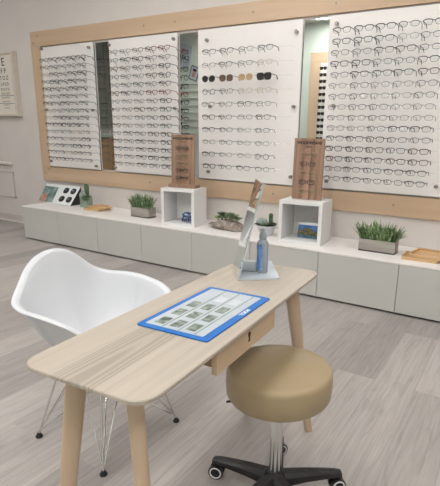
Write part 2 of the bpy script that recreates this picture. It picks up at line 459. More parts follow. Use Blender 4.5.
add_style('sunround', 'rounded black sunglasses', 'sunglasses', 'round', .060, .052, .0026, 1.2, M['f_black'], M['lens_dark'], M['f_black'])
add_style('sunbrown', 'sunglasses with brown lenses', 'sunglasses', 'oval', .062, .054, .0018, 1.2, M['f_tort'], M['lens_brown'], M['f_tort'])
add_style('sunamber', 'sunglasses with pale amber lenses', 'sunglasses', 'oval', .062, .051, .0014, 1.2, M['f_gold'], M['lens_amber'], M['f_gold'])
PROTO = {}
def place_glasses(key, loc, where, group, rz=0.0, rx=0.0):
    desc, cat, parts = STYLES[key]
    label = desc + ', ' + where
    if key not in PROTO:
        r = thing(cat, label, cat, loc, rz, group)
        kids = []
        for n, me, off in parts:
            o = bpy.data.objects.new(n, me); COL.objects.link(o); o.parent = r
            if off != 1: o.location = off
            kids.append(o)
        PROTO[key] = (r, kids)
    else:
        r0, kids = PROTO[key]
        r = r0.copy(); COL.objects.link(r)
        for k in kids:
            c = k.copy(); COL.objects.link(c); c.parent = r
        r.location = loc; r['label'] = label; r['group'] = group
    r.rotation_euler = (rx, 0, rz)
    return r

ORD = ['first', 'second', 'third', 'fourth', 'fifth', 'sixth', 'seventh', 'eighth', 'ninth', 'tenth', 'eleventh', 'twelfth',
       'thirteenth', 'fourteenth', 'fifteenth', 'sixteenth']

# ------------------------------------------------------------------ wooden wall frame
fr = thing('wooden_wall_frame', 'pale birch plywood frame on the wall around the eyeglass panels', 'wall frame', (0, 0, 0))
ZT, ZTI, ZBI, ZB = 2.290, 2.129, .777, .613
pbox('top_rail', (-2.249, 3.4), (-.022, -.0005), (ZTI, ZT), M['rail'], fr, .002)
pbox('bottom_rail', (-2.249, 3.4), (-.022, -.0005), (ZB, ZBI), M['rail'], fr, .002)
pbox('stile', (-2.249, -2.075), (-.0225, -.0005), (ZBI, ZTI), M['railv'], fr, .002)
for x, z in ((-2.2, 2.17), (-2.12, 2.24), (-.49, 2.21), (-.10, 2.21), (1.49, 2.20), (-2.2, .70), (-2.12, .75), (-.48, .70), (2.08, .70), (-2.16, 1.42), (.75, 2.21), (1.0, .70)):
    bm = bmesh.new(); lathe(bm, [(0, 0), (.009, 0), (.009, .004), (.006, .006), (0, .006)], 12)
    for v in bm.verts: v.co = Vector((v.co.x, -v.co.z, v.co.y))
    obj('screw', bm, M['metal'], fr, (x, -.022, z))

# ------------------------------------------------------------------ mirrors between the panels
for (a, b_, lab) in ((-1.200, -.972, 'tall narrow wall mirror between the two left eyeglass panels'),
                     (-.062, .176, 'tall narrow wall mirror left of the panel with sunglasses'),
                     (1.228, 1.450, 'tall narrow wall mirror beside the rightmost eyeglass panel')):
    t = thing('wall_mirror', lab, 'mirror', ((a + b_) / 2, 0, .777))
    w = b_ - a
    pbox('backing_board', (-w / 2, w / 2), (-.012, -.0005), (.022, 1.33), M['trim'], t)
    pbox('mirror_glass', (-w / 2 + .002, w / 2 - .002), (-.017, -.012), (.024, 1.328), M['mirror'], t)

# ------------------------------------------------------------------ display panels
YF = -.036           # face of the panels
def panel(x0, x1, ztop, zbot, rows, z_first, z_last, label, stand, x_rail=None):
    t = thing('eyeglass_display', label, 'eyeglass display', ((x0 + x1) / 2, 0, zbot))
    w = x1 - x0; h = ztop - zbot
    pbox('backboard', (-w / 2, w / 2), (YF, YF + .01), (0, h), M['panel'], t, .0015)
    for i in range(rows):
        z = z_first + (z_last - z_first) * i / (rows - 1) - zbot
        bm = bmesh.new(); xr = (w / 2 - .05)
        tube(bm, [(-xr, YF - .070, z), (xr, YF - .070, z)], .0016, 6)
        for s in (-1, 0, 1): tube(bm, [(s * (xr - .01), YF + .001, z - .0005), (s * (xr - .01), YF - .070, z - .0005)], .0014, 6)
        obj('rail', bm, M['clear'], t)
    for sx, sz in stand:
        bm = bmesh.new(); lathe(bm, [(0, 0), (.009, 0), (.009, YF * -1 - .002), (.014, YF * -1 - .002), (.014, YF * -1 + .026), (.011, YF * -1 + .030), (0, YF * -1 + .030)], 16)
        for v in bm.verts: v.co = Vector((v.co.x, -v.co.z - .0005, v.co.y))
        obj('standoff', bm, M['metal'], t, (sx - (x0 + x1) / 2, 0, sz - zbot), smooth=True)
    return t

D = -.135            # where the spectacle fronts hang
def fill(x_list, rows, z_first, z_last, pick, pname, group):
    for i in range(rows):
        z = z_first + (z_last - z_first) * i / (rows - 1)
        for j, x in enumerate(x_list):
            k = pick(i, j)
            if k is None: continue
            desc = STYLES[k][0]
            where = '%s from left, %s row of %s' % (ORD[j], ORD[i], pname)
            yy = YF - TB + .0015
            h = {'rect': .034}.get('x', .036)
            hz = {'blackrect': .034, 'blackbrow': .036, 'wire': .034, 'silver': .034, 'round': .044, 'tort': .037, 'red': .036, 'gold': .038,
                  'navy': .034, 'sunblack': .044, 'sunround': .046, 'sunbrown': .044, 'sunamber': .042}[k]
            # the temples rest on the rail
            place_glasses(k, (x + random.uniform(-.006, .006), yy, z - hz * .27 + .004), where, group, random.uniform(-.03, .03), random.uniform(-.01, .01))

rnd = random.Random(3)
def wchoice(d):
    t = rnd.random() * sum(d.values()); 
    for k, v in d.items():
        t -= v
        if t <= 0: return k
    return k

p1s = [(-2.03, 2.095), (-1.25, 2.06), (-2.03, .85), (-1.25, .83), (-2.03, 1.44), (-1.25, 1.43)]
panel(-2.062, -1.204, 2.112, .792, 15, 1.957, .897, 'leftmost white eyeglass panel with fifteen rows of frames', p1s)
fill([-1.865 + .150 * j for j in range(5)], 15, 1.957, .897,
     lambda i, j: wchoice({'wire': 5, 'blackbrow': 3, 'blackrect': 2, 'silver': 3 if i < 9 else 5, 'gold': 1}),
     'the leftmost panel', 'eyeglasses on the leftmost panel')
p2s = [(-.95, 2.065), (-.10, 2.06), (-.95, .83), (-.10, .84), (-.95, 1.44), (-.10, 1.44)]
panel(-.968, -.066, 2.112, .792, 15, 1.975, .89, 'second white eyeglass panel from left, with fifteen rows of frames', p2s)
def pick2(i, j):
    if i == 0 and j == 4: return 'red'
    if i == 5 and j == 3: return 'red'
    if j == 4: return ['red', 'wire', 'blackrect', 'round', 'blackbrow', 'red', 'blackrect', 'blackrect', 'tort', 'blackbrow', 'tort', 'blackrect', 'navy', 'blackbrow', 'blackrect'][i]
    if j == 3: return wchoice({'blackbrow': 3, 'wire': 3, 'tort': 2, 'blackrect': 2})
    return wchoice({'wire': 5, 'silver': 5 if i < 10 else 2, 'blackbrow': 2 if i < 9 else 6, 'tort': 1})
fill([-.80 + .168 * j for j in range(5)], 15, 1.975, .89, pick2, 'the second panel', 'eyeglasses on the second panel')
p3s = [(.285, 2.02), (1.175, 2.02), (.32, 1.455), (1.18, 1.445), (.30, .86), (1.18, .865)]
t3 = panel(.178, 1.226, 2.112, .792, 10, 1.907, .925, 'white eyeglass panel with ten rows and a row of sunglasses', p3s)
P3 = [['blackbrow', 'blackbrow', 'wire', 'blackbrow'], ['wire', 'blackbrow', 'wire', 'gold'], ['sunround', 'sunbrown', 'sunamber', 'sunblack'],
      ['round', 'wire', 'gold', 'gold'], ['wire', 'wire', 'blackbrow', 'silver'], ['tort', 'wire', 'wire', 'blackbrow'],
      ['blackbrow', 'wire', 'silver', 'wire'], ['silver', 'wire', 'silver', 'silver'], ['blackbrow', 'silver', 'silver', 'round'],
      ['blackrect', 'wire', 'blackbrow', 'wire']]
fill([.378, .563, .762, .947], 10, 1.907, .925, lambda i, j: P3[i][j], 'the sunglasses panel', 'eyewear on the third panel')
p4s = [(1.515, 2.05), (1.535, 1.448), (1.515, .85), (2.385, .87), (2.385, 1.448), (2.385, 2.05)]
panel(1.452, 2.425, 2.112, .792, 15, 1.983, .89, 'rightmost white eyeglass panel with fifteen rows of frames', p4s)
def pick4(i, j):
    if i in (1, 3, 11, 12) and j < 2: return 'blackrect'
    if i in (0, 2, 4): return wchoice({'blackbrow': 6, 'wire': 3, 'tort': 1, 'blackrect': 1})
    if i == 1 and j == 0: return 'red'
    if i in (5, 6, 7, 8): return wchoice({'silver': 4, 'wire': 4, 'gold': 1})
    return wchoice({'wire': 4, 'blackbrow': 5, 'silver': 1, 'navy': 1, 'tort': 1})
fill([1.60 + .163 * j for j in range(5)], 15, 1.983, .89, pick4, 'the rightmost panel', 'eyeglasses on the rightmost panel')

# ------------------------------------------------------------------ eye chart
ch = thing('eye_chart', 'cream letter eye chart in a shallow cream box frame, left of the wooden frame', 'eye chart', (-2.845, 0, 1.364))
W2, H2, DP = .285, .745, .05
pbox('box_body', (-W2, W2), (-DP + .012, -.0005), (0, H2), M['chart_frame'], ch, .002)
bm = bmesh.new()
for s in (-1, 1): box(bm, (s * (W2 - .024), -DP, H2 / 2), (.048, .026, H2), bev=.003)
for z in (.014, H2 - .014): box(bm, (0, -DP, z), (2 * W2 - .096, .026, .028), bev=.003)
obj('frame', bm, M['chart_frame'], ch)
pbox('chart_sheet', (-W2 + .047, W2 - .047), (-DP + .008, -DP + .013), (.027, H2 - .027), M['chart'], ch)
lines = [('E', .13, .63), ('F P', .085, .53), ('T O Z', .066, .45), ('L P E D', .052, .378), ('P E C F D', .042, .318), ('E D F C Z P', .034, .268),
         ('F E L O P Z D', .027, .222), ('D E F P O T E C', .022, .175), ('L E F O D P C T', .018, .135), ('F D P L T C E O', .015, .10)]
for txt, sz, z in lines:
    lettering('lettering', txt, sz, M['ink'], ch, Matrix.Translation((.052 if txt == 'E' else .045, -DP + .0075, z)) @ FACE_FRONT, bold=.0004)
for z in (.243, .152):
    pbox('ruled_line', (-W2 + .07, W2 - .07), (-DP + .0072, -DP + .0085), (z, z + .005), M['ink'], ch)

# ------------------------------------------------------------------ cabinets and worktop
CT, CD, CX = .379, .564, -1.908
for k in range(9):
    x = CX + .6 * k
    where = ['at the far left end', 'second from the left end', 'third from the left, below the small planter', 'below the left white cube',
             'below the stone planter', 'below the right white cube, behind the table end', 'below the large planter',
             'below the stacked wooden trays', 'last at the right end'][k]
    t = thing('low_cabinet', 'low grey cabinet with a plain door, ' + where, 'cabinet', (x + .3, -CD + .012, 0), 0, 'low cabinets along the wall')
    pbox('body', (-.2995, .2995), (.006, CD - .016), (.028, CT - .0125), M['cab'], t)
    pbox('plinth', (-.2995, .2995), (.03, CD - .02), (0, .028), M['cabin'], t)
    pbox('door', (-.298, .298), (-.012, .005), (.016, CT - .0135), M['cab'], t, .001)
bm = bmesh.new(); box(bm, ((CX - .004 + CX + 5.4) / 2, -(CD + .002) / 2 - .0005, CT - .006), (5.404, CD + .001, .012), bev=.0015)
tag(obj('worktop', bm, M['top']), 'long white worktop running over the low grey cabinets', 'worktop')

# ------------------------------------------------------------------ white cubes
def cube(x, y, w, d, h, rot, lab):
    c, sn = math.cos(rot), math.sin(rot)
    t = thing('display_cube', lab, 'display cube', (x + c * w / 2, y + sn * w / 2, CT), rot)
    th = .028
    bm = bmesh.new()
    box(bm, (0, d / 2, th / 2), (w, d, th), bev=.001); box(bm, (0, d / 2, h - th / 2), (w, d, th), bev=.001)
    for s in (-1, 1): box(bm, (s * (w / 2 - th / 2), d / 2, h / 2), (th, d, h - 2 * th))
    obj('shell', bm, M['cube'], t)
    pbox('back_panel', (-w / 2 + th, w / 2 - th), (d - .012, d - .002), (th, h - th), M['cube'], t)
    return t
cube(.095, -.501, .335, .262, .344, math.radians(11), 'open white display cube on the worktop holding a blue patterned ornament')
cube(1.305, -.489, .352, .310, .341, math.radians(7), 'open white display cube on the worktop holding a landscape picture card')

# wooden spectacle boards on the cubes
def board(cx, y, z, w, h, txt, lab, foot, lean, rzb=0.0):
    t = thing('eyeglass_board', lab, 'eyeglass display', (cx, y, z), rzb)
    R = Matrix.Rotation(-lean, 4, 'X')
    z0 = .026 if foot else .003
    bm = bmesh.new(); box(bm, (0, 0, z0 + h / 2), (w, .016, h), bev=.0015)
    for v in bm.verts: v.co = R @ v.co
    obj('board', bm, M['walnut'], t)
    if foot:
        pbox('base_bar', (-w / 2 - .012, w / 2 + .03), (-.05, .05), (0, .03), M['walnut'], t, .003)
    else:
        bm = bmesh.new(); box(bm, (-.005, -.014, h * .42), (.055, .012, h * .84 - .002), bev=.003)
        for v in bm.verts: v.co = R @ v.co + Vector((0, 0, .004))
        obj('centre_strip', bm, M['strip'], t)
        bm = bmesh.new()
        for s in (-1, 1): tube(bm, [(s * .08, .006, .22), (s * .08, .075, .004)], .004, 8)
        obj('rear_strut', bm, M['metal'], t)
    base = Matrix.Translation((0, -.0085 - (0), z0 + h - .035))
    lettering('lettering', txt, .030, M['ink'], t, R @ base @ FACE_FRONT, bold=.0012)
    lettering('lettering', 'eyewear', .014, M['ink'], t, R @ Matrix.Translation((0, -.0085, z0 + h - .062)) @ FACE_FRONT, bold=.0004)
    zs = []
    for i in range(5):
        zz = z0 + h * (.74 - .15 * i)
        bm = bmesh.new(); tube(bm, [(0, -.006, zz - .002), (0, -.028, zz - .002)], .003, 8); 
        for s in (-1, 1): tube(bm, [(s * .045, -.006, zz - .012), (s * .045, -.0265, zz - .012)], .0016, 6)
        for v in bm.verts: v.co = R @ v.co
        obj('peg', bm, M['metal'], t)
        zs.append(zz)
    return t, R, zs

def folded(key_m, name_label, loc, rz, group, lensm):
    """eyeglasses with folded temples"""
    t = thing('eyeglasses', name_label, 'eyeglasses', loc, rz, group)
    fm = bmesh.new(); w, h, g = .056, .036, .036
    for s in (-1, 1): tube(fm, rim_pts(s * g, w, h, 'oval'), .0016, 6, closed=True)
    tube(fm, [(-.009, 0, .006), (0, -.002, .009), (.009, 0, .006)], .002, 6)
    obj('frame_front', fm, key_m, t, smooth=True)
    for s in (-1, 1):
        lb = bmesh.new(); prism(lb, [(x, z) for x, _, z in rim_pts(s * g, w * .96, h * .96, 'oval')], -.0006, .0006, FACE_FRONT)
        obj('lens', lb, lensm, t)
        tb = bmesh.new(); y = .005 + .003 * (s > 0)
        tube(tb, [(s * .066, .002, .008), (s * .067, y, .008), (-s * .045, y + .001, .004), (-s * .058, y + .001, -.014)], .0016, 6)
        obj('temple', tb, key_m, t, smooth=True)
    return t

for (cx, y, z, w, h, txt, lab, foot, lean, pn, keys) in (
    (.222, -.335, CT + .3445, .238, .445, 'WOODWEAVE', 'brown wooden eyeglass board with foot bar, on the left white cube', True, .03, 'left wooden board', ['f_grey', 'f_gold', 'f_gold', 'f_dark', 'f_grey']),
    (1.472, -.345, CT + .3415, .246, .468, 'WOODWEAVE', 'brown wooden eyeglass board leaning back on the right white cube', False, .03, 'right wooden board', ['f_gold', 'f_grey', 'f_gold', 'f_dark', 'f_gold'])):
    t, R, zs = board(cx, y, z, w, h, txt, lab, foot, lean, {True: .16, False: .08}[foot])
    rzb = {True: .16, False: .08}[foot]
    for i, zz in enumerate(zs):
        p = Matrix.Rotation(rzb, 3, 'Z') @ (R.to_3x3() @ Vector((0, -.0225, zz)))
        folded(M[keys[i]], '%s eyeglasses, %s from top on the %s' % ({'f_dark': 'dark wire', 'f_grey': 'silver wire', 'f_gold': 'gold wire'}[keys[i]], ORD[i], pn),
               (cx + p.x, y + p.y, z + p.z), rzb, 'eyeglasses on the ' + pn, M['lens'])

# landscape card in the right cube
t = thing('picture_card', 'landscape picture card with white top edge standing in the right white cube', 'picture', (1.50, -.33, CT + .028), .12)
R = Matrix.Rotation(-.12, 4, 'X')
def leaned(name, x, y, z, m, parent=t):
    bm = bmesh.new(); box(bm, ((x[0] + x[1]) / 2, (y[0] + y[1]) / 2, (z[0] + z[1]) / 2), (x[1] - x[0], y[1] - y[0], z[1] - z[0]))
    for v in bm.verts: v.co = R @ v.co + Vector((0, 0, .001))
    return obj(name, bm, m, parent)
leaned('card', (-.09, .09), (0, .004), (0, .125), M['card'])
leaned('sky_print', (-.09, .09), (-.001, 0), (.055, .105), M['sky'])
leaned('water_print', (-.09, .09), (-.001, 0), (0, .03), M['water'])
bm = bmesh.new()
prism(bm, [(-.09, .022), (.09, .018), (.09, .055), (.05, .06), (.02, .078), (-.03, .085), (-.06, .066), (-.09, .06)], .0005, .0016, FACE_FRONT)
for v in bm.verts: v.co = R @ v.co + Vector((0, 0, .001))
obj('hill_print', bm, M['hill'], t)
bm = bmesh.new(); tube(bm, [(0, .010, .04), (0, .055, .0025)], .002, 6); tube(bm, [(-.03, .055, .0025), (.03, .055, .0025)], .002, 6); obj('easel_foot', bm, M['metal'], t)

# blue ornament in the left cube
t = thing('ornament', 'small blue and white patterned ornament inside the left white cube', 'ornament', (.285, -.36, CT + .028))
bm = bmesh.new()
bmesh.ops.create_uvsphere(bm, u_segments=20, v_segments=12, radius=1)
for v in bm.verts: v.co = Vector((v.co.x * .058, v.co.y * .036, v.co.z * .036 + .062))
obj('body', bm, M['bluepat'], t, smooth=True)
for sx in (-1, 1):
    for sy in (-1, 1):
        bm = bmesh.new(); lathe(bm, [(0, 0), (.014, 0), (.013, .02), (.015, .045), (0, .05)], 12); obj('leg', bm, M['bluepat'], t, (sx * .034, sy * .018, 0), smooth=True)
bm = bmesh.new(); bmesh.ops.create_uvsphere(bm, u_segments=16, v_segments=10, radius=.026)
for v in bm.verts: v.co = Vector((v.co.x, v.co.y * .8, v.co.z))
obj('head', bm, M['bluepat'], t, (.056, -.004, .076), smooth=True)
bm = bmesh.new(); tube(bm, [(.074, -.004, .072), (.088, -.004, .055), (.086, -.004, .03)], [.009, .007, .005], 8); obj('trunk', bm, M['bluepat'], t, smooth=True)

# ------------------------------------------------------------------ planters
def blade(bm, p, d, L, w, bend, n=4):
    d = Vector(d).normalized(); side = d.cross(Vector((0, 0, 1)))
    if side.length < .05: side = Vector((math.cos(p[0] * 900), math.sin(p[0] * 900), 0))
    side.normalize(); prev = None; q = Vector(p)
    for i in range(n + 1):
        t = i / n; ww = w * (1 - t) ** .6 * (.6 + .8 * min(1, t * 3) * .5)
        a = bm.verts.new(q - side * ww / 2 + Vector((0, 0, 0))); b = bm.verts.new(q + side * ww / 2); c = bm.verts.new(q + d.cross(side) * ww * .18)
        if prev:
            for (u, v) in ((0, 1), (1, 2), (2, 0)):
                bm.faces.new((prev[u], prev[v], (a, b, c)[v], (a, b, c)[u]))
        prev = (a, b, c)
        q = q + d * L / n; d = (d + Vector((0, 0, -bend / n))).normalized()

def planter(x0, x1, y0, y1, hgt, lab, nb, hl):
    cx, cy = (x0 + x1) / 2, (y0 + y1) / 2; w, d = x1 - x0, y1 - y0
    t = thing('planter', lab, 'potted plant', (cx, cy, CT))
    bm = bmesh.new(); th = .008
    box(bm, (0, 0, .005), (w, d, .01))
    for s in (-1, 1):
        box(bm, (0, s * (d / 2 - th / 2), hgt / 2 + .0), (w, th, hgt), bev=.001); box(bm, (s * (w / 2 - th / 2), 0, hgt / 2), (th, d - 2 * th, hgt), bev=.001)
    obj('wooden_box', bm, M['pot'], t)
    pbox('soil', (-w / 2 + th, w / 2 - th), (-d / 2 + th, d / 2 - th), (.01, hgt - .012), M['soil'], t)
    r = random.Random(int(cx * 100))
    for nm, mm, n in (('foliage', M['leaf'], nb), ('foliage', M['leaf2'], nb // 2)):
        bm = bmesh.new()
        for _ in range(n):
            px = r.uniform(-w / 2 + .014, w / 2 - .014); py = r.uniform(-d / 2 + .014, d / 2 - .014)
            dx = (px / w * 1.3) + r.uniform(-.35, .35); dy = r.uniform(-.5, .4)
            blade(bm, (px, py, hgt - .014), (dx, dy, 1), hl * r.uniform(.6, 1.15), r.uniform(.009, .016), r.uniform(.0, 1.1))
        obj(nm, bm, mm, t)
    return t
planter(1.932, 2.205, -.365, -.255, .092, 'larger grey wooden planter box with green spiky foliage, right of the right cube', 300, .145)
planter(-.475, -.235, -.32, -.21, .098, 'smaller grey wooden planter box with green foliage, left of the left cube', 220, .155)

# ------------------------------------------------------------------ stone with succulents
def rosette(bm, c, r, n=14, tiers=3, up=.35):
    for k in range(tiers):
        rr = r * (1 - .28 * k); el = up + .45 * k
        for i in range(n - 2 * k):
            a = 2 * PI * i / (n - 2 * k) + k * .35
            d = Vector((math.cos(a) * math.cos(el), math.sin(a) * math.cos(el), math.sin(el)))
            s = Vector((-math.sin(a), math.cos(a), 0)); nrm = d.cross(s)
            c0 = Vector(c); tip = c0 + d * rr; mid = c0 + d * rr * .62 
            w = rr * .17
            vs = [bm.verts.new(c0 - s * w * .4), bm.verts.new(c0 + s * w * .4), bm.verts.new(mid + s * w), bm.verts.new(tip + nrm * 0), bm.verts.new(mid - s * w)]
            lo = bm.verts.new(mid + nrm * w * .7); hi = bm.verts.new(mid - nrm * w * .35)
            ring = vs
            for i2 in range(5):
                bm.faces.new((ring[i2], ring[(i2 + 1) % 5], lo)); bm.faces.new((ring[(i2 + 1) % 5], ring[i2], hi))

t = thing('stone_planter', 'long grey stone planted with green succulents, on the worktop between the white cubes', 'potted plant', (.70, -.30, CT))
bm = bmesh.new(); bmesh.ops.create_icosphere(bm, subdivisions=4, radius=1)
r = random.Random(2)
for v in bm.verts:
    x, y, z = v.co
    k = 1 + .10 * math.sin(x * 5 + z * 3) + .06 * math.sin(y * 9 + x * 4) + .04 * math.sin(z * 13 + x * 11)
    hh = .050 + .012 * math.sin(x * 3.0 + .6)
    v.co = Vector((x * .175 * k, y * .075 * k, max(-.035, z * hh * k) + .035))
obj('stone', bm, M['rock'], t, smooth=True)
for (x, y, z, rr, mm, n) in ((-.03, .0, .09, .062, 'succ', 16), (.035, .01, .095, .07, 'succ', 18), (-.105, .0, .082, .05, 'leaf', 14), (.095, .0, .085, .055, 'succ', 16), (-.07, .01, .115, .05, 'succ2', 14), (.0, .03, .115, .05, 'succ', 14)):
    bm = bmesh.new(); rosette(bm, (x, y, z + .004), rr * 1.15, n, 3, .5)
    tube(bm, [(x, y, .03), (x, y, z + .01)], .008, 6)
    obj('rosette', bm, M[mm], t)

# white bowl with cactus
t = thing('cactus_bowl', 'small white ceramic bowl with a grey cactus and succulents, behind the countertop mirror', 'potted plant', (1.095, -.30, CT))
bm = bmesh.new(); lathe(bm, [(0, 0), (.045, 0), (.052, .006), (.085, .085), (.08, .087), (.074, .075), (0, .072)], 36); obj('bowl', bm, M['white'], t, smooth=True)
bm = bmesh.new(); lathe(bm, [(0, .0725), (.073, .0725), (.072, .078), (0, .08)], 24); obj('soil', bm, M['soil'], t)
def ribbed(bm, c, r, h, ribs=10):
    top = min(h * .5, r)
    prof = [(r * .75, 0), (r * .95, (h - top) * .4), (r, h - top)] + [(r * math.cos(a * PI / 12) if a < 6 else 0, h - top + top * math.sin(a * PI / 12)) for a in range(1, 7)]
    n0 = len(bm.verts); lathe(bm, prof, ribs * 4, c)
    bm.verts.ensure_lookup_table()
    for v in list(bm.verts)[n0:]:
        dx, dy = v.co.x - c[0], v.co.y - c[1]; a = math.atan2(dy, dx); k = 1 + .12 * math.cos(a * ribs)
        v.co.x = c[0] + dx * k; v.co.y = c[1] + dy * k
bm = bmesh.new(); ribbed(bm, (-.038, -.012, .075), .044, .072, 12); obj('cactus', bm, M['cactusg'], t, smooth=True, label='round grey cactus')
bm = bmesh.new(); ribbed(bm, (.030, .02, .075), .017, .115, 8); obj('cactus', bm, M['cactus'], t, smooth=True, label='tall green cactus')
for (x, y, z, rr, mm) in ((.055, -.015, .092, .054, 'succ2'), (.01, -.045, .090, .05, 'succ'), (-.055, -.045, .086, .04, 'succ2'), (-.04, .04, .086, .036, 'succ2'), (.06, .03, .086, .03, 'succ')):
    bm = bmesh.new(); rosette(bm, (x, y, z), rr, 14, 3); tube(bm, [(x, y, .076), (x, y, z + .004)], .006, 6); obj('rosette', bm, M[mm], t)

# green jar with succulents
t = thing('plant_jar', 'small square green glass jar with succulents, beside the black lens display', 'potted plant', (-1.275, -.20, CT))
bm = bmesh.new()
box(bm, (0, 0, .004), (.12, .075, .008))
for s in (-1, 1): box(bm, (0, s * .035, .06), (.12, .006, .12), bev=.001); box(bm, (s * .057, 0, .06), (.006, .064, .12), bev=.001)
obj('jar', bm, M['jar'], t)
pbox('soil', (-.053, .053), (-.031, .031), (.008, .095), M['soil'], t)
bm = bmesh.new(); ribbed(bm, (-.03, 0, .094), .046, .085, 12); obj('cactus', bm, M['cactusg'], t, smooth=True)
bm = bmesh.new(); ribbed(bm, (.005, .012, .094), .022, .165, 8); obj('cactus', bm, M['cactus'], t, smooth=True)
bm = bmesh.new()
for (x, y, z, rr) in ((.035, -.01, .115, .055), (.02, -.03, .10, .055), (.045, -.040, .085, .045), (-.06, -.01, .105, .03)): rosette(bm, (x, y, z), rr, 14, 3)
tube(bm, [(.035, -.01, .09), (.035, -.01, .118)], .008, 6); tube(bm, [(.035, -.01, .1), (.02, -.03, .104), (.045, -.035, .09)], .004, 6); tube(bm, [(-.03, 0, .1), (-.06, -.01, .11)], .004, 6)
obj('foliage', bm, M['succ'], t)

# ------------------------------------------------------------------ brochure and lens display
def wedge(name, lab, cat, cx, cy, w, h, d, side_m):
    t = thing(name, lab, cat, (cx, cy, CT))
    bm = bmesh.new(); poly = [(-d / 2, 0), (d / 2, 0), (d / 2 - .01, h)]
    mtx = Matrix(((0, 0, 1, 0), (1, 0, 0, 0), (0, 1, 0, 0), (0, 0, 0, 1)))
    prism(bm, poly, -w / 2, w / 2, mtx); obj('stand', bm, side_m, t)
    ang = math.atan2(d - .01, h); L = math.hypot(d - .01, h)
    return t, Matrix.Translation((0, -d / 2, 0)) @ Matrix.Rotation(-ang, 4, 'X'), L
t, R4, L = wedge('lens_display', 'white sloping display with four dark lens shapes and black sides', 'display', -1.64, -.165, .31, .20, .17, M['black'])
def slab(nm, x, z, y, m, par, Rm):
    bm = bmesh.new(); box(bm, ((x[0] + x[1]) / 2, (y[0] + y[1]) / 2, (z[0] + z[1]) / 2), (x[1] - x[0], y[1] - y[0], z[1] - z[0]))
    for v in bm.verts: v.co = Rm @ v.co
    return obj(nm, bm, m, par)
slab('face', (-.155, .155), (.001, L), (-.006, -.001), M['card'], t, R4)
for sx in (-1, 1):
    for sz in (.28, .73):
        bm = bmesh.new(); prism(bm, [(sx * .062 + .022 + p[0], L * sz + p[2]) for p in rim_pts(0, .085, .078, 'oval')], .0062, .009, FACE_FRONT)
        for v in bm.verts: v.co = R4 @ v.co
        obj('lens_sample', bm, M['black'], t)
        bm = bmesh.new(); prism(bm, [(sx * .062 + .022 + p[0] * .45 - .008, L * sz + p[2] * .4 + .006) for p in rim_pts(0, .06, .04, 'oval')], .009, .0096, FACE_FRONT)
        for v in bm.verts: v.co = R4 @ v.co
        obj('lens_sample', bm, M['teal'], t)
t, R4, L = wedge('brochure', 'open brochure with a teal photograph at the left end of the worktop', 'brochure', -1.945, -.15, .29, .20, .14, M['card'])
slab('page', (-.145, .145), (.001, L), (-.004, -.001), M['card'], t, R4)
slab('photo_print', (-.145, .10), (.004, L * .86), (-.006, -.004), M['teal'], t, R4)
bm = bmesh.new(); prism(bm, [(-.135, .004), (-.02, .004), (-.04, L * .35), (-.08, L * .5), (-.11, L * .38), (-.135, L * .3)], .006, .0072, FACE_FRONT)
for v in bm.verts: v.co = R4 @ v.co
obj('figure_print', bm, M['skin'], t)

# ------------------------------------------------------------------ wooden trays
def tray(cx, cy, z, w, d, rz, lab, g):
    t = thing('wooden_tray', lab, 'tray', (cx, cy, z), rz, g)
    bm = bmesh.new(); prism(bm, rrect(w, d, .02), 0, .008); obj('base', bm, M['tray'], t)
    bm = bmesh.new(); o = rrect(w, d, .02); i_ = rrect(w - .024, d - .024, .014)
    vs = [[bm.verts.new((p[0], p[1], zz)) for p in L_] for L_, zz in ((o, .0082), (o, .022), (i_, .022), (i_, .0082))]
    n = len(o)
    for a in range(4):
        A, B = vs[a], vs[(a + 1) % 4]
        for k in range(n): bm.faces.new((A[k], A[(k + 1) % n], B[(k + 1) % n], B[k]))
    obj('rim', bm, M['tray'], t)
tray(2.395, -.345, CT, .25, .20, .05, 'lower wooden tray at the right end, its left corner showing', 'stacked trays at the right')
tray(2.47, -.32, CT + .0225, .29, .24, -.10, 'upper wooden tray of the pair at the right end of the worktop', 'stacked trays at the right')
tray(-1.05, -.245, CT, .22, .20, .1, 'lower wooden tray, right of the green jar', 'stacked trays at the left')
tray(-1.01, -.24, CT + .0225, .22, .18, -.12, 'upper wooden tray of the pair right of the green jar', 'stacked trays at the left')

# ------------------------------------------------------------------ table
TH = math.atan2(math.sin(1.6418), math.cos(1.6418))
TX, TY, TZ = 2.1862, -2.6373, .6926
TL, TW = 1.045, .352
t = thing('desk', 'narrow pale ash desk with rounded corners and one shallow drawer', 'desk', (TX, TY, 0), TH)
bm = bmesh.new()
o1 = rrect(TL, TW, .05, 8); o2 = rrect(TL - .004, TW - .004, .048, 8); o3 = rrect(TL - .03, TW - .03, .035, 8)
lv = [[bm.verts.new((p[0], p[1], z)) for p in P_] for P_, z in ((o3, TZ - .020), (o1, TZ - .009), (o1, TZ - .002), (o2, TZ))]
n = len(o1)
for A, B in zip(lv, lv[1:]):
    for k in range(n): bm.faces.new((A[k], A[(k + 1) % n], B[(k + 1) % n], B[k]))
bm.faces.new(lv[0][::-1]); bm.faces.new(lv[-1])
obj('tabletop', bm, M['table'], t)
inv = (Matrix.Translation((TX, TY, 0)) @ Matrix.Rotation(TH, 4, 'Z')).inverted()
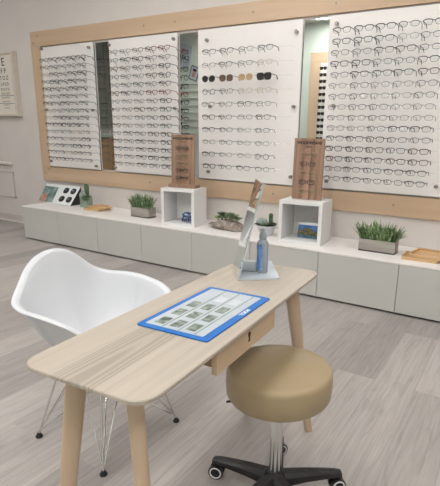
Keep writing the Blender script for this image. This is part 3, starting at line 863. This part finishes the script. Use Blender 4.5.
def dleg(top, foot):
    a = inv @ Vector((top[0], top[1], TZ - .0195)); b = inv @ Vector((foot[0], foot[1], 0))
    diag = Vector((b.x - a.x, b.y - a.y, 0)); ctr = Vector((a.x, a.y, 0))
    q = Vector((math.copysign(1, a.x), math.copysign(1, a.y), 0)).normalized(); s = Vector((-q.y, q.x, 0))
    # broad side across the diagonal of the corner
    bm = bmesh.new(); rings = []
    for k in range(7):
        f = k / 6; c = a.lerp(b, f); wa = (.027 * (1 - f) + .016 * f); wb = (.019 * (1 - f) + .015 * f)
        rings.append([bm.verts.new(c + q * wa * math.copysign(abs(math.cos(2 * PI * j / 20)) ** .75, math.cos(2 * PI * j / 20)) + s * wb * math.copysign(abs(math.sin(2 * PI * j / 20)) ** .75, math.sin(2 * PI * j / 20))) for j in range(20)])
    for A, B in zip(rings, rings[1:]):
        for j in range(20): bm.faces.new((A[j], A[(j + 1) % 20], B[(j + 1) % 20], B[j]))
    bm.faces.new(rings[0]); bm.faces.new(rings[-1][::-1])
    obj('leg', bm, M['tleg'], t, smooth=True)
dleg((2.075, -3.03), (2.05, -3.13)); dleg((2.285, -3.06), (2.36, -3.10)); dleg((2.262, -2.24), (2.322, -2.125)); dleg((2.07, -2.24), (2.03, -2.15))
# apron rails under the top and the drawer
dr_c = inv @ Vector((2.28, -2.69, .636))
bm = bmesh.new(); box(bm, (dr_c.x, 0.02, TZ - .030), (.34, .27, .018)); obj('drawer_runner', bm, M['drawerin'], t)
bm = bmesh.new()
y0 = -TW / 2 + .022
box(bm, (dr_c.x, y0 - .0, .6400), (.350, .016, .060), bev=.0015)
dw = obj('drawer', bm, M['drawerw'], t)
bm = bmesh.new()
for s in (-1, 1): box(bm, (dr_c.x + s * .155, y0 + .115, .640), (.012, .212, .036))
box(bm, (dr_c.x, y0 + .115, .624), (.298, .212, .006)); box(bm, (dr_c.x, y0 + .222, .640), (.32, .010, .036))
obj('drawer_box', bm, M['drawerin'], dw)
bm = bmesh.new(); prism(bm, [(p[0], p[1]) for p in [(.007 * math.cos(a * PI / 8), .007 * math.sin(a * PI / 8) + .006) for a in range(0, 9)] + [(-.003, -.006), (-.005, -.016), (.005, -.016), (.003, -.006)]], .0, .0015, FACE_FRONT)
o = obj('finger_pull', bm, M['drawerin'], dw, (dr_c.x, y0 - .008, .650)); o.data.materials[0] = mat('dark_cutout', S(62, 42, 32), .8, col2=S(70, 50, 38), scale=30)

# blue printed counter mat
mt = thing('counter_mat', 'blue-bordered printed display mat lying on the desk', 'counter mat', (2.213, -2.684, TZ), math.radians(93.4))
mw, mh = .368, .223
bm = bmesh.new(); prism(bm, rrect(mw, mh, .008), .0005, .004); obj('border', bm, M['blue'], mt)
bm = bmesh.new(); prism(bm, rrect(mw - .034, mh - .040, .003, cx=-.0, cy=.003), .0042, .0048); obj('printed_sheet', bm, M['sheet'], mt)
cols, rows_ = 4, 3
for i in range(3):
    for j in range(4):
        if (i, j) in ((0, 3),): continue
        cx = -.128 + j * .072; cy = .062 - i * .050
        w_ = .046 if j < 3 else .05
        bm = bmesh.new(); prism(bm, rrect(w_, .030, .001, 2, cx, cy), .0049, .0053)
        obj('photo_print', bm, M['photo'] if j < 3 else M['sheet2'], mt)
for k, yy in enumerate((.090, .040, -.012, -.062)):
    if k == 0: continue
    bm = bmesh.new(); prism(bm, [(-.165, yy - .0018), (.165, yy - .0018), (.165, yy + .0018), (-.165, yy + .0018)], .0049, .0053); obj('ruled_line', bm, M['green_line'], mt)
lettering('lettering', 'TOKAI', .0175, M['ink_white'], mt, Matrix.Translation((.035, -.1005, .0045)), bold=.0004, sx=1.0)

# ------------------------------------------------------------------ countertop mirror
A = Vector((2.006, -2.229, 0)); B = Vector((2.125, -2.387, 0))
E = (B - A).normalized(); Nn = Vector((-E.y, E.x, 0))           # horizontal normal, away from the chair
if Nn.x < 0: Nn = -Nn
t = thing('table_mirror', 'frameless tilted mirror on a pale blue acrylic base, far end of the desk', 'mirror', (A.x, A.y, TZ))
Wm = (B - A).length; top_off = Vector((2.0700 - 2.006, -2.1808 + 2.229, .340))
bm = bmesh.new()
def quadslab(bm, p, q, r_, s_, th):
    n_ = (q - p).cross(s_ - p).normalized() * th
    v = [bm.verts.new(x) for x in (p, q, r_, s_, p + n_, q + n_, r_ + n_, s_ + n_)]
    for f in ((0, 1, 2, 3), (7, 6, 5, 4), (0, 4, 5, 1), (1, 5, 6, 2), (2, 6, 7, 3), (3, 7, 4, 0)): bm.faces.new([v[i] for i in f])
z0 = Vector((0, 0, .006)); E_ = E * Wm
face_n = E_.cross(top_off).normalized()
if face_n.dot(Nn) > 0: face_n = -face_n
# acrylic sheet behind the silver
quadslab(bm, z0, E_ + z0, E_ + top_off, top_off, 0.004 if E_.cross(top_off).normalized().dot(Nn) > 0 else -.004)
obj('backing_sheet', bm, M['acryl_blue'], t)
bm = bmesh.new()
off = face_n * .0005
quadslab(bm, z0 + off, E_ + z0 + off, E_ + top_off + off, top_off + off, 0.0025 if E_.cross(top_off).normalized().dot(face_n) > 0 else -.0025)
obj('mirror_glass', bm, M['mirror'], t)
def loc_(px, py): return Vector((px - A.x, py - A.y, 0))
base = [Vector((0, 0, 0)), E_, E_ + loc_(2.006 + .115, -2.229 + .10), loc_(2.006 + .095, -2.229 + .135)]
bm = bmesh.new()
bl = [bm.verts.new(p + Vector((0, 0, .0005))) for p in base]; bu = [bm.verts.new(p + Vector((0, 0, .006))) for p in base]
bm.faces.new(bl[::-1]); bm.faces.new(bu)
for i in range(4): bm.faces.new((bl[i], bl[(i + 1) % 4], bu[(i + 1) % 4], bu[i]))
obj('base_plate', bm, M['acryl_blue'], t)

# spray bottle
t = thing('spray_bottle', 'clear lens spray bottle with blue label, standing on the mirror base', 'bottle', (2.152, -2.262, TZ + .0062))
bm = bmesh.new(); pr = [(0, 0), (.018, 0), (.021, .004), (.0215, .108), (.019, .118), (.013, .124), (.012, .127), (0, .127)]
lathe(bm, pr, 28); obj('body', bm, M['bottle'], t, smooth=True)
bm = bmesh.new(); ns = 20
for k in range(ns):
    pass
ri = [[], []]
for k in range(ns + 1):
    a = math.radians(150 + 150 * k / ns)
    ri[0].append((math.cos(a), math.sin(a)))
va = [bm.verts.new((x * .0218, y * .0218, .012)) for x, y in ri[0]]; vb = [bm.verts.new((x * .0218, y * .0218, .108)) for x, y in ri[0]]
for k in range(ns): bm.faces.new((va[k], va[k + 1], vb[k + 1], vb[k]))
obj('bottle_label', bm, M['bottle_label'], t, smooth=True)
bm = bmesh.new(); lathe(bm, [(0, .1272), (.014, .1272), (.0145, .136), (.012, .146), (.0075, .154), (.007, .164), (0, .166)], 20)
tube(bm, [(0, 0, .160), (-.012, -.004, .161)], .003, 8); obj('spray_cap', bm, M['cap'], t, smooth=True)

# clear box of white cards
t = thing('card_box', 'small clear box of white cards on the mirror base, left of the spray bottle', 'card box', (2.098, -2.268, TZ + .0062), math.radians(24))
pbox('cards', (-.029, .029), (-.015, .015), (.002, .036), M['card'], t)
bm = bmesh.new(); box(bm, (0, 0, .001), (.064, .036, .0016))
for s in (-1, 1): box(bm, (0, s * .0175, .020), (.064, .001, .038)); box(bm, (s * .0315, 0, .020), (.001, .034, .038))
obj('clear_case', bm, M['clear'], t)

# ------------------------------------------------------------------ white armchair
CHX, CHY = 1.614, -2.555
ch = thing('armchair', 'white moulded plastic armchair with chrome wire legs, at the desk', 'chair', (CHX, CHY, 0))
def lerp_key(keys, a):
    ext = [(-k[0], k[1]) for k in keys[2:0:-1]] + list(keys) + [(360 - k[0], k[1]) for k in keys[-2:-4:-1]]
    for i in range(1, len(ext) - 2):
        if ext[i][0] <= a <= ext[i + 1][0]:
            (x0, p0), (x1, p1), (x2, p2), (x3, p3) = ext[i - 1:i + 3]
            t = (a - x1) / (x2 - x1); out = []
            for k in range(len(p1)):
                m1 = (p2[k] - p0[k]) / (x2 - x0) * (x2 - x1); m2 = (p3[k] - p1[k]) / (x3 - x1) * (x2 - x1)
                out.append((2*t**3-3*t**2+1)*p1[k] + (t**3-2*t**2+t)*m1 + (-2*t**3+3*t**2)*p2[k] + (t**3-t**2)*m2)
            return out
# angle 0 = front (+x), 180 = back; values: rim radius, rim height, bottom flat radius, steepness
KEYS = [(0, (.222, .372, .215, .0)), (26, (.258, .392, .20, .12)), (44, (.285, .495, .18, .6)), (58, (.280, .562, .17, .9)), (74, (.272, .588, .165, 1.0)),
        (90, (.272, .596, .165, 1.0)), (105, (.288, .600, .16, 1.0)), (120, (.300, .603, .155, 1.0)), (134, (.306, .608, .15, 1.0)), (146, (.305, .636, .15, 1.0)),
        (156, (.302, .685, .145, 1.0)), (167, (.292, .722, .14, 1.0)), (180, (.285, .735, .13, 1.0))]
bm = bmesh.new(); NA, NS = 96, 18; grid = []
SZ = .372
for i in range(NA):
    ang = 360 * i / NA; a = ang if ang <= 180 else 360 - ang
    rr, rz_, rb, st = lerp_key(KEYS, a); row = []
    ca, sa = math.cos(math.radians(ang)), math.sin(math.radians(ang))
    lean = 0
    P0 = (0.0, SZ - .006); P1 = (rb * 1.05, SZ - .010); P2 = (rb + (rr - rb) * (.55 if a > 100 else .35), SZ + (rz_ - SZ) * .35 if st > .3 else SZ + .01); P3 = (rr - .018 * st, rz_ - .012 * st)
    for k in range(1, NS + 1):
        s = k / NS
        b0, b1, b2, b3 = (1 - s) ** 3, 3 * s * (1 - s) ** 2, 3 * s * s * (1 - s), s ** 3
        rad = b0 * P0[0] + b1 * P1[0] + b2 * P2[0] + b3 * P3[0]; z = b0 * P0[1] + b1 * P1[1] + b2 * P2[1] + b3 * P3[1]
        row.append((rad, z))
    # rolled lip
    row.append((rr, rz_ - .004 * (st)))
    row.append((rr + .014 * max(.3, st), rz_ - .010 - .004 * (1 - st)))
    sq = 1.0
    grid.append([bm.verts.new((r_ * ca * .965, r_ * sa * .975, z)) for r_, z in row])
cv = bm.verts.new((0, 0, SZ - .006))
nr = len(grid[0])
for i in range(NA):
    A_, B_ = grid[i], grid[(i + 1) % NA]
    bm.faces.new((cv, A_[0], B_[0]))
    for k in range(nr - 1): bm.faces.new((A_[k], A_[k + 1], B_[k + 1], B_[k]))
sh = obj('seat_shell', bm, M['white'], ch, smooth=True)
for p in sh.data.polygons: p.use_smooth = True
md = sh.modifiers.new('solid', 'SOLIDIFY'); md.thickness = .006; md.offset = -1
md = sh.modifiers.new('sub', 'SUBSURF'); md.levels = 1; md.render_levels = 1
feet = [(1.420 - CHX, -2.745 - CHY), (1.803 - CHX, -2.760 - CHY), (1.815 - CHX, -2.372 - CHY), (1.429 - CHX, -2.355 - CHY)]
mnt = [(-.10, -.115), (.10, -.115), (.10, .115), (-.10, .115)]
for i, (fx, fy) in enumerate(feet):
    bm = bmesh.new()
    mx, my = mnt[i]; z0_ = .016
    tube(bm, [(fx, fy, z0_), (mx, my, SZ - .022)], .0042, 10)
    tube(bm, [(fx, fy, z0_ + .004), (mnt[(i + 1) % 4][0] * .55 + mx * .45, mnt[(i + 1) % 4][1] * .55 + my * .45, SZ - .022)], .0030, 8)
    tube(bm, [(fx, fy, z0_ + .004), (mnt[(i - 1) % 4][0] * .55 + mx * .45, mnt[(i - 1) % 4][1] * .55 + my * .45, SZ - .022)], .0030, 8)
    tube(bm, [(fx * .93, fy * .93, z0_ + .022), (-mx * .2, -my * .2, .24)], .0030, 8)
    lg = obj('leg', bm, M['chrome'], ch, smooth=True)
    bm = bmesh.new(); lathe(bm, [(0, 0), (.013, 0), (.014, .005), (.009, .012), (.007, .018), (0, .018)], 16, (fx, fy, 0)); obj('foot_glide', bm, M['black'], lg, smooth=True)
bm = bmesh.new()
q = [(x, y, SZ - .022) for x, y in mnt]; tube(bm, q, .0045, 8, closed=True)
for (x, y) in mnt: lathe(bm, [(0, -.02), (.014, -.02), (.014, -.004), (0, -.004)], 12, (x, y, SZ))
obj('seat_mount', bm, M['black'], ch)

# ------------------------------------------------------------------ swivel stool
SX, SY = 2.374, -2.53
stl = thing('swivel_stool', 'round tan vinyl stool on a chrome column and black castor base', 'stool', (SX, SY, 0))
bm = bmesh.new(); zt, zb, rs = .494, .397, .166
lathe(bm, [(0, zb), (rs - .02, zb), (rs - .006, zb + .004), (rs, zb + .014), (rs + .002, (zb + zt) / 2), (rs + .001, zt - .018), (rs - .001, zt - .009), (rs - .005, zt - .0025), (rs - .012, zt + .001), (rs - .034, zt + .003), (rs * .5, zt + .007), (0, zt + .008)], 64)
obj('seat', bm, M['seat'], stl, smooth=True)
bm = bmesh.new(); lathe(bm, [(0, .362), (.045, .366), (.06, .380), (.06, .3915), (0, .3915)], 24); lathe(bm, [(0, .318), (.024, .318), (.025, .345), (.020, .362), (0, .362)], 20); obj('seat_plate', bm, M['black'], stl, smooth=True)
bm = bmesh.new(); lathe(bm, [(0, .10), (.020, .10), (.020, .335), (.017, .336), (.017, .34), (0, .34)], 28); obj('column', bm, M['chrome'], stl, smooth=True)
bm = bmesh.new(); lathe(bm, [(0, .045), (.036, .045), (.046, .06), (.042, .09), (.028, .105), (.024, .112), (0, .112)], 28)
CC = (2.362 - SX, -2.507 - SY)
for k in range(1): pass
obj('hub', bm, M['black'], stl, smooth=True)
a0 = math.atan2(-2.345 + 2.52, 2.555 - 2.365)
RAD = .224
a0 = math.radians(41)
for k in range(5):
    a = a0 + 2 * PI * k / 5; c, s = math.cos(a), math.sin(a)
    ax = Vector((c, s, 0)); sd = Vector((-s, c, 0))
    bm = bmesh.new(); rings = []
    for f, zc, hw, hh in ((.03, .080, .026, .022), (.10, .080, .022, .017), (.17, .076, .019, .013), (RAD - .012, .072, .017, .010), (RAD + .012, .068, .014, .008)):
        rings.append([bm.verts.new(ax * f + sd * hw * x + Vector((0, 0, zc + hh * z))) for x, z in ((-1, -1), (1, -1), (1, .4), (.55, 1), (-.55, 1), (-1, .4))])
    for A_, B_ in zip(rings, rings[1:]):
        for j in range(6): bm.faces.new((A_[j], A_[(j + 1) % 6], B_[(j + 1) % 6], B_[j]))
    bm.faces.new(rings[0][::-1]); bm.faces.new(rings[-1])
    arm = obj('base_arm', bm, M['black'], stl, smooth=True)
    wa = (.75, 1.0, .3, .6, .5)[k]; wd = Vector((math.cos(wa), math.sin(wa), 0)); wn = Vector((-wd.y, wd.x, 0))
    cc = ax * RAD
    bm = bmesh.new(); tube(bm, [cc + Vector((0, 0, .04)), cc + Vector((0, 0, .066))], .006, 10)
    box(bm, cc + Vector((0, 0, .045)), (.018, .012, .018))
    for sgn in (-1, 1):
        p = cc + wn * sgn * .013 + Vector((0, 0, .027))
        tube(bm, [p - wn * .007, p - wn * .006, p + wn * .006, p + wn * .007], [.023, .027, .027, .023], 24)
    tube(bm, [cc - wn * .012 + Vector((0, 0, .027)), cc + wn * .012 + Vector((0, 0, .027))], .012, 12)
    cs = obj('caster', bm, M['black'], stl, smooth=True)
    for sgn in (-1, 1):
        bm = bmesh.new()
        ctr = cc + wn * sgn * .0202 + Vector((0, 0, .027))
        tube(bm, [ctr + wd * .0195 * math.cos(2 * PI * j / 24) + Vector((0, 0, .0195 * math.sin(2 * PI * j / 24))) for j in range(24)], .0026, 6, closed=True)
        obj('wheel_ring', bm, M['wheelring'], cs, smooth=True)
bm = bmesh.new(); tube(bm, [(-.05, -.03, .383), (-.115, -.085, .378), (-.135, -.095, .372)], .004, 8); obj('height_lever', bm, M['black'], stl, smooth=True)

# ------------------------------------------------------------------ what the mirrors show: the room behind the camera
t = thing('wooden_wall_frame', 'pale wooden frame on the green wall, seen in the right-hand mirror', 'wall frame', (0, Y1, 0))
pbox('top_rail', (-.92, 1.6), (.0005, .03), (2.58, 2.77), M['rail'], t, .002)
pbox('bottom_rail', (-.92, 1.6), (.0005, .03), (.62, .80), M['rail'], t, .002)
for a, b_ in ((-.92, -.70), (1.42, 1.6)): pbox('stile', (a, b_), (.0005, .03), (.80, 2.58), M['railv'], t, .002)
t = thing('eyeglass_display', 'eyeglass panel inside the frame seen in the right-hand mirror', 'eyeglass display', (.36, Y1, .80))
pbox('backboard', (-1.06, 1.06), (.01, .03), (0, 1.78), M['panel'], t)
for i in range(14):
    z = 2.47 - .115 * i
    o = place_glasses('sunblack', (-.60, Y1 + .03 + TB, z), '%s from top in the right-hand mirror reflection' % ORD[i], 'sunglasses reflected in the right mirror', PI)
t = thing('eyeglass_display', 'pale glass eyewear shelf panel seen in the middle mirror', 'eyeglass display', (-3.75, Y1, 1.0))
pbox('backboard', (-.45, .45), (.001, .02), (0, 1.42), M['green_wall'], t)
for i in range(9):
    pbox('shelf', (-.42, .42), (.02, .05), (.10 + .15 * i, .104 + .15 * i), M['trim'], t)
for i in range(6):
    place_glasses('sunblack', (-4.02, Y1 + .03 + TB, 2.21 - .15 * i), '%s from top in the middle mirror reflection' % ORD[i], 'reflected sunglasses', PI)
t = thing('poster', 'grey poster with dark lettering hung askew, seen in the middle mirror', 'poster', (-3.97, Y1, 2.88))
Rp = Matrix.Rotation(math.radians(16), 4, 'Y')
bm = bmesh.new(); box(bm, (0, .012, 0), (.34, .02, .5))
for v in bm.verts: v.co = Rp @ v.co
obj('sheet', bm, M['poster'], t)
TXT = Matrix.Rotation(PI, 4, 'Z') @ FACE_FRONT
for s_, z in (('EYE', .10), ('CARE', -.02)):
    lettering('lettering', s_, .12, M['ink'], t, Rp @ Matrix.Translation((0, .0225, z)) @ TXT, bold=.003)
t = thing('framed_photo', 'small framed portrait photo seen in the middle mirror', 'picture', (-3.70, Y1, 2.52))
Rp = Matrix.Rotation(math.radians(20), 4, 'Y')
for nm, sz, yy, mm in (('frame', (.24, .02, .30), .011, 'greydark'), ('print', (.19, .004, .25), .023, 'poster'), ('portrait_print', (.08, .003, .15), .026, 'skin'), ('hair_print', (.10, .003, .05), .0265, 'ink')):
    bm = bmesh.new(); box(bm, (0, yy, .07 if nm == 'hair_print' else 0), sz)
    for v in bm.verts: v.co = Rp @ v.co
    obj(nm, bm, M[mm], t)
t = thing('reception_counter', 'brown wooden counter with a pale top, seen in the left mirror', 'counter', (X0 + .32, -4.1, 0))
pbox('body', (-.31, .28), (-.8, .8), (0, 1.12), M['brown'], t)
pbox('counter_top', (-.315, .31), (-.82, .82), (1.12, 1.16), M['jar'], t)
t = thing('tall_cupboard', 'dark grey-green wall cupboard seen in the left mirror', 'cupboard', (X0, -4.1, 1.38))
pbox('body', (.001, .22), (-.85, .8), (0, 1.75), M['greydark'], t)
for k in range(3): pbox('door', (.22, .238), (-.845 + k * .55, -.305 + k * .55), (.005, 1.745), M['greydark'], t, .002)
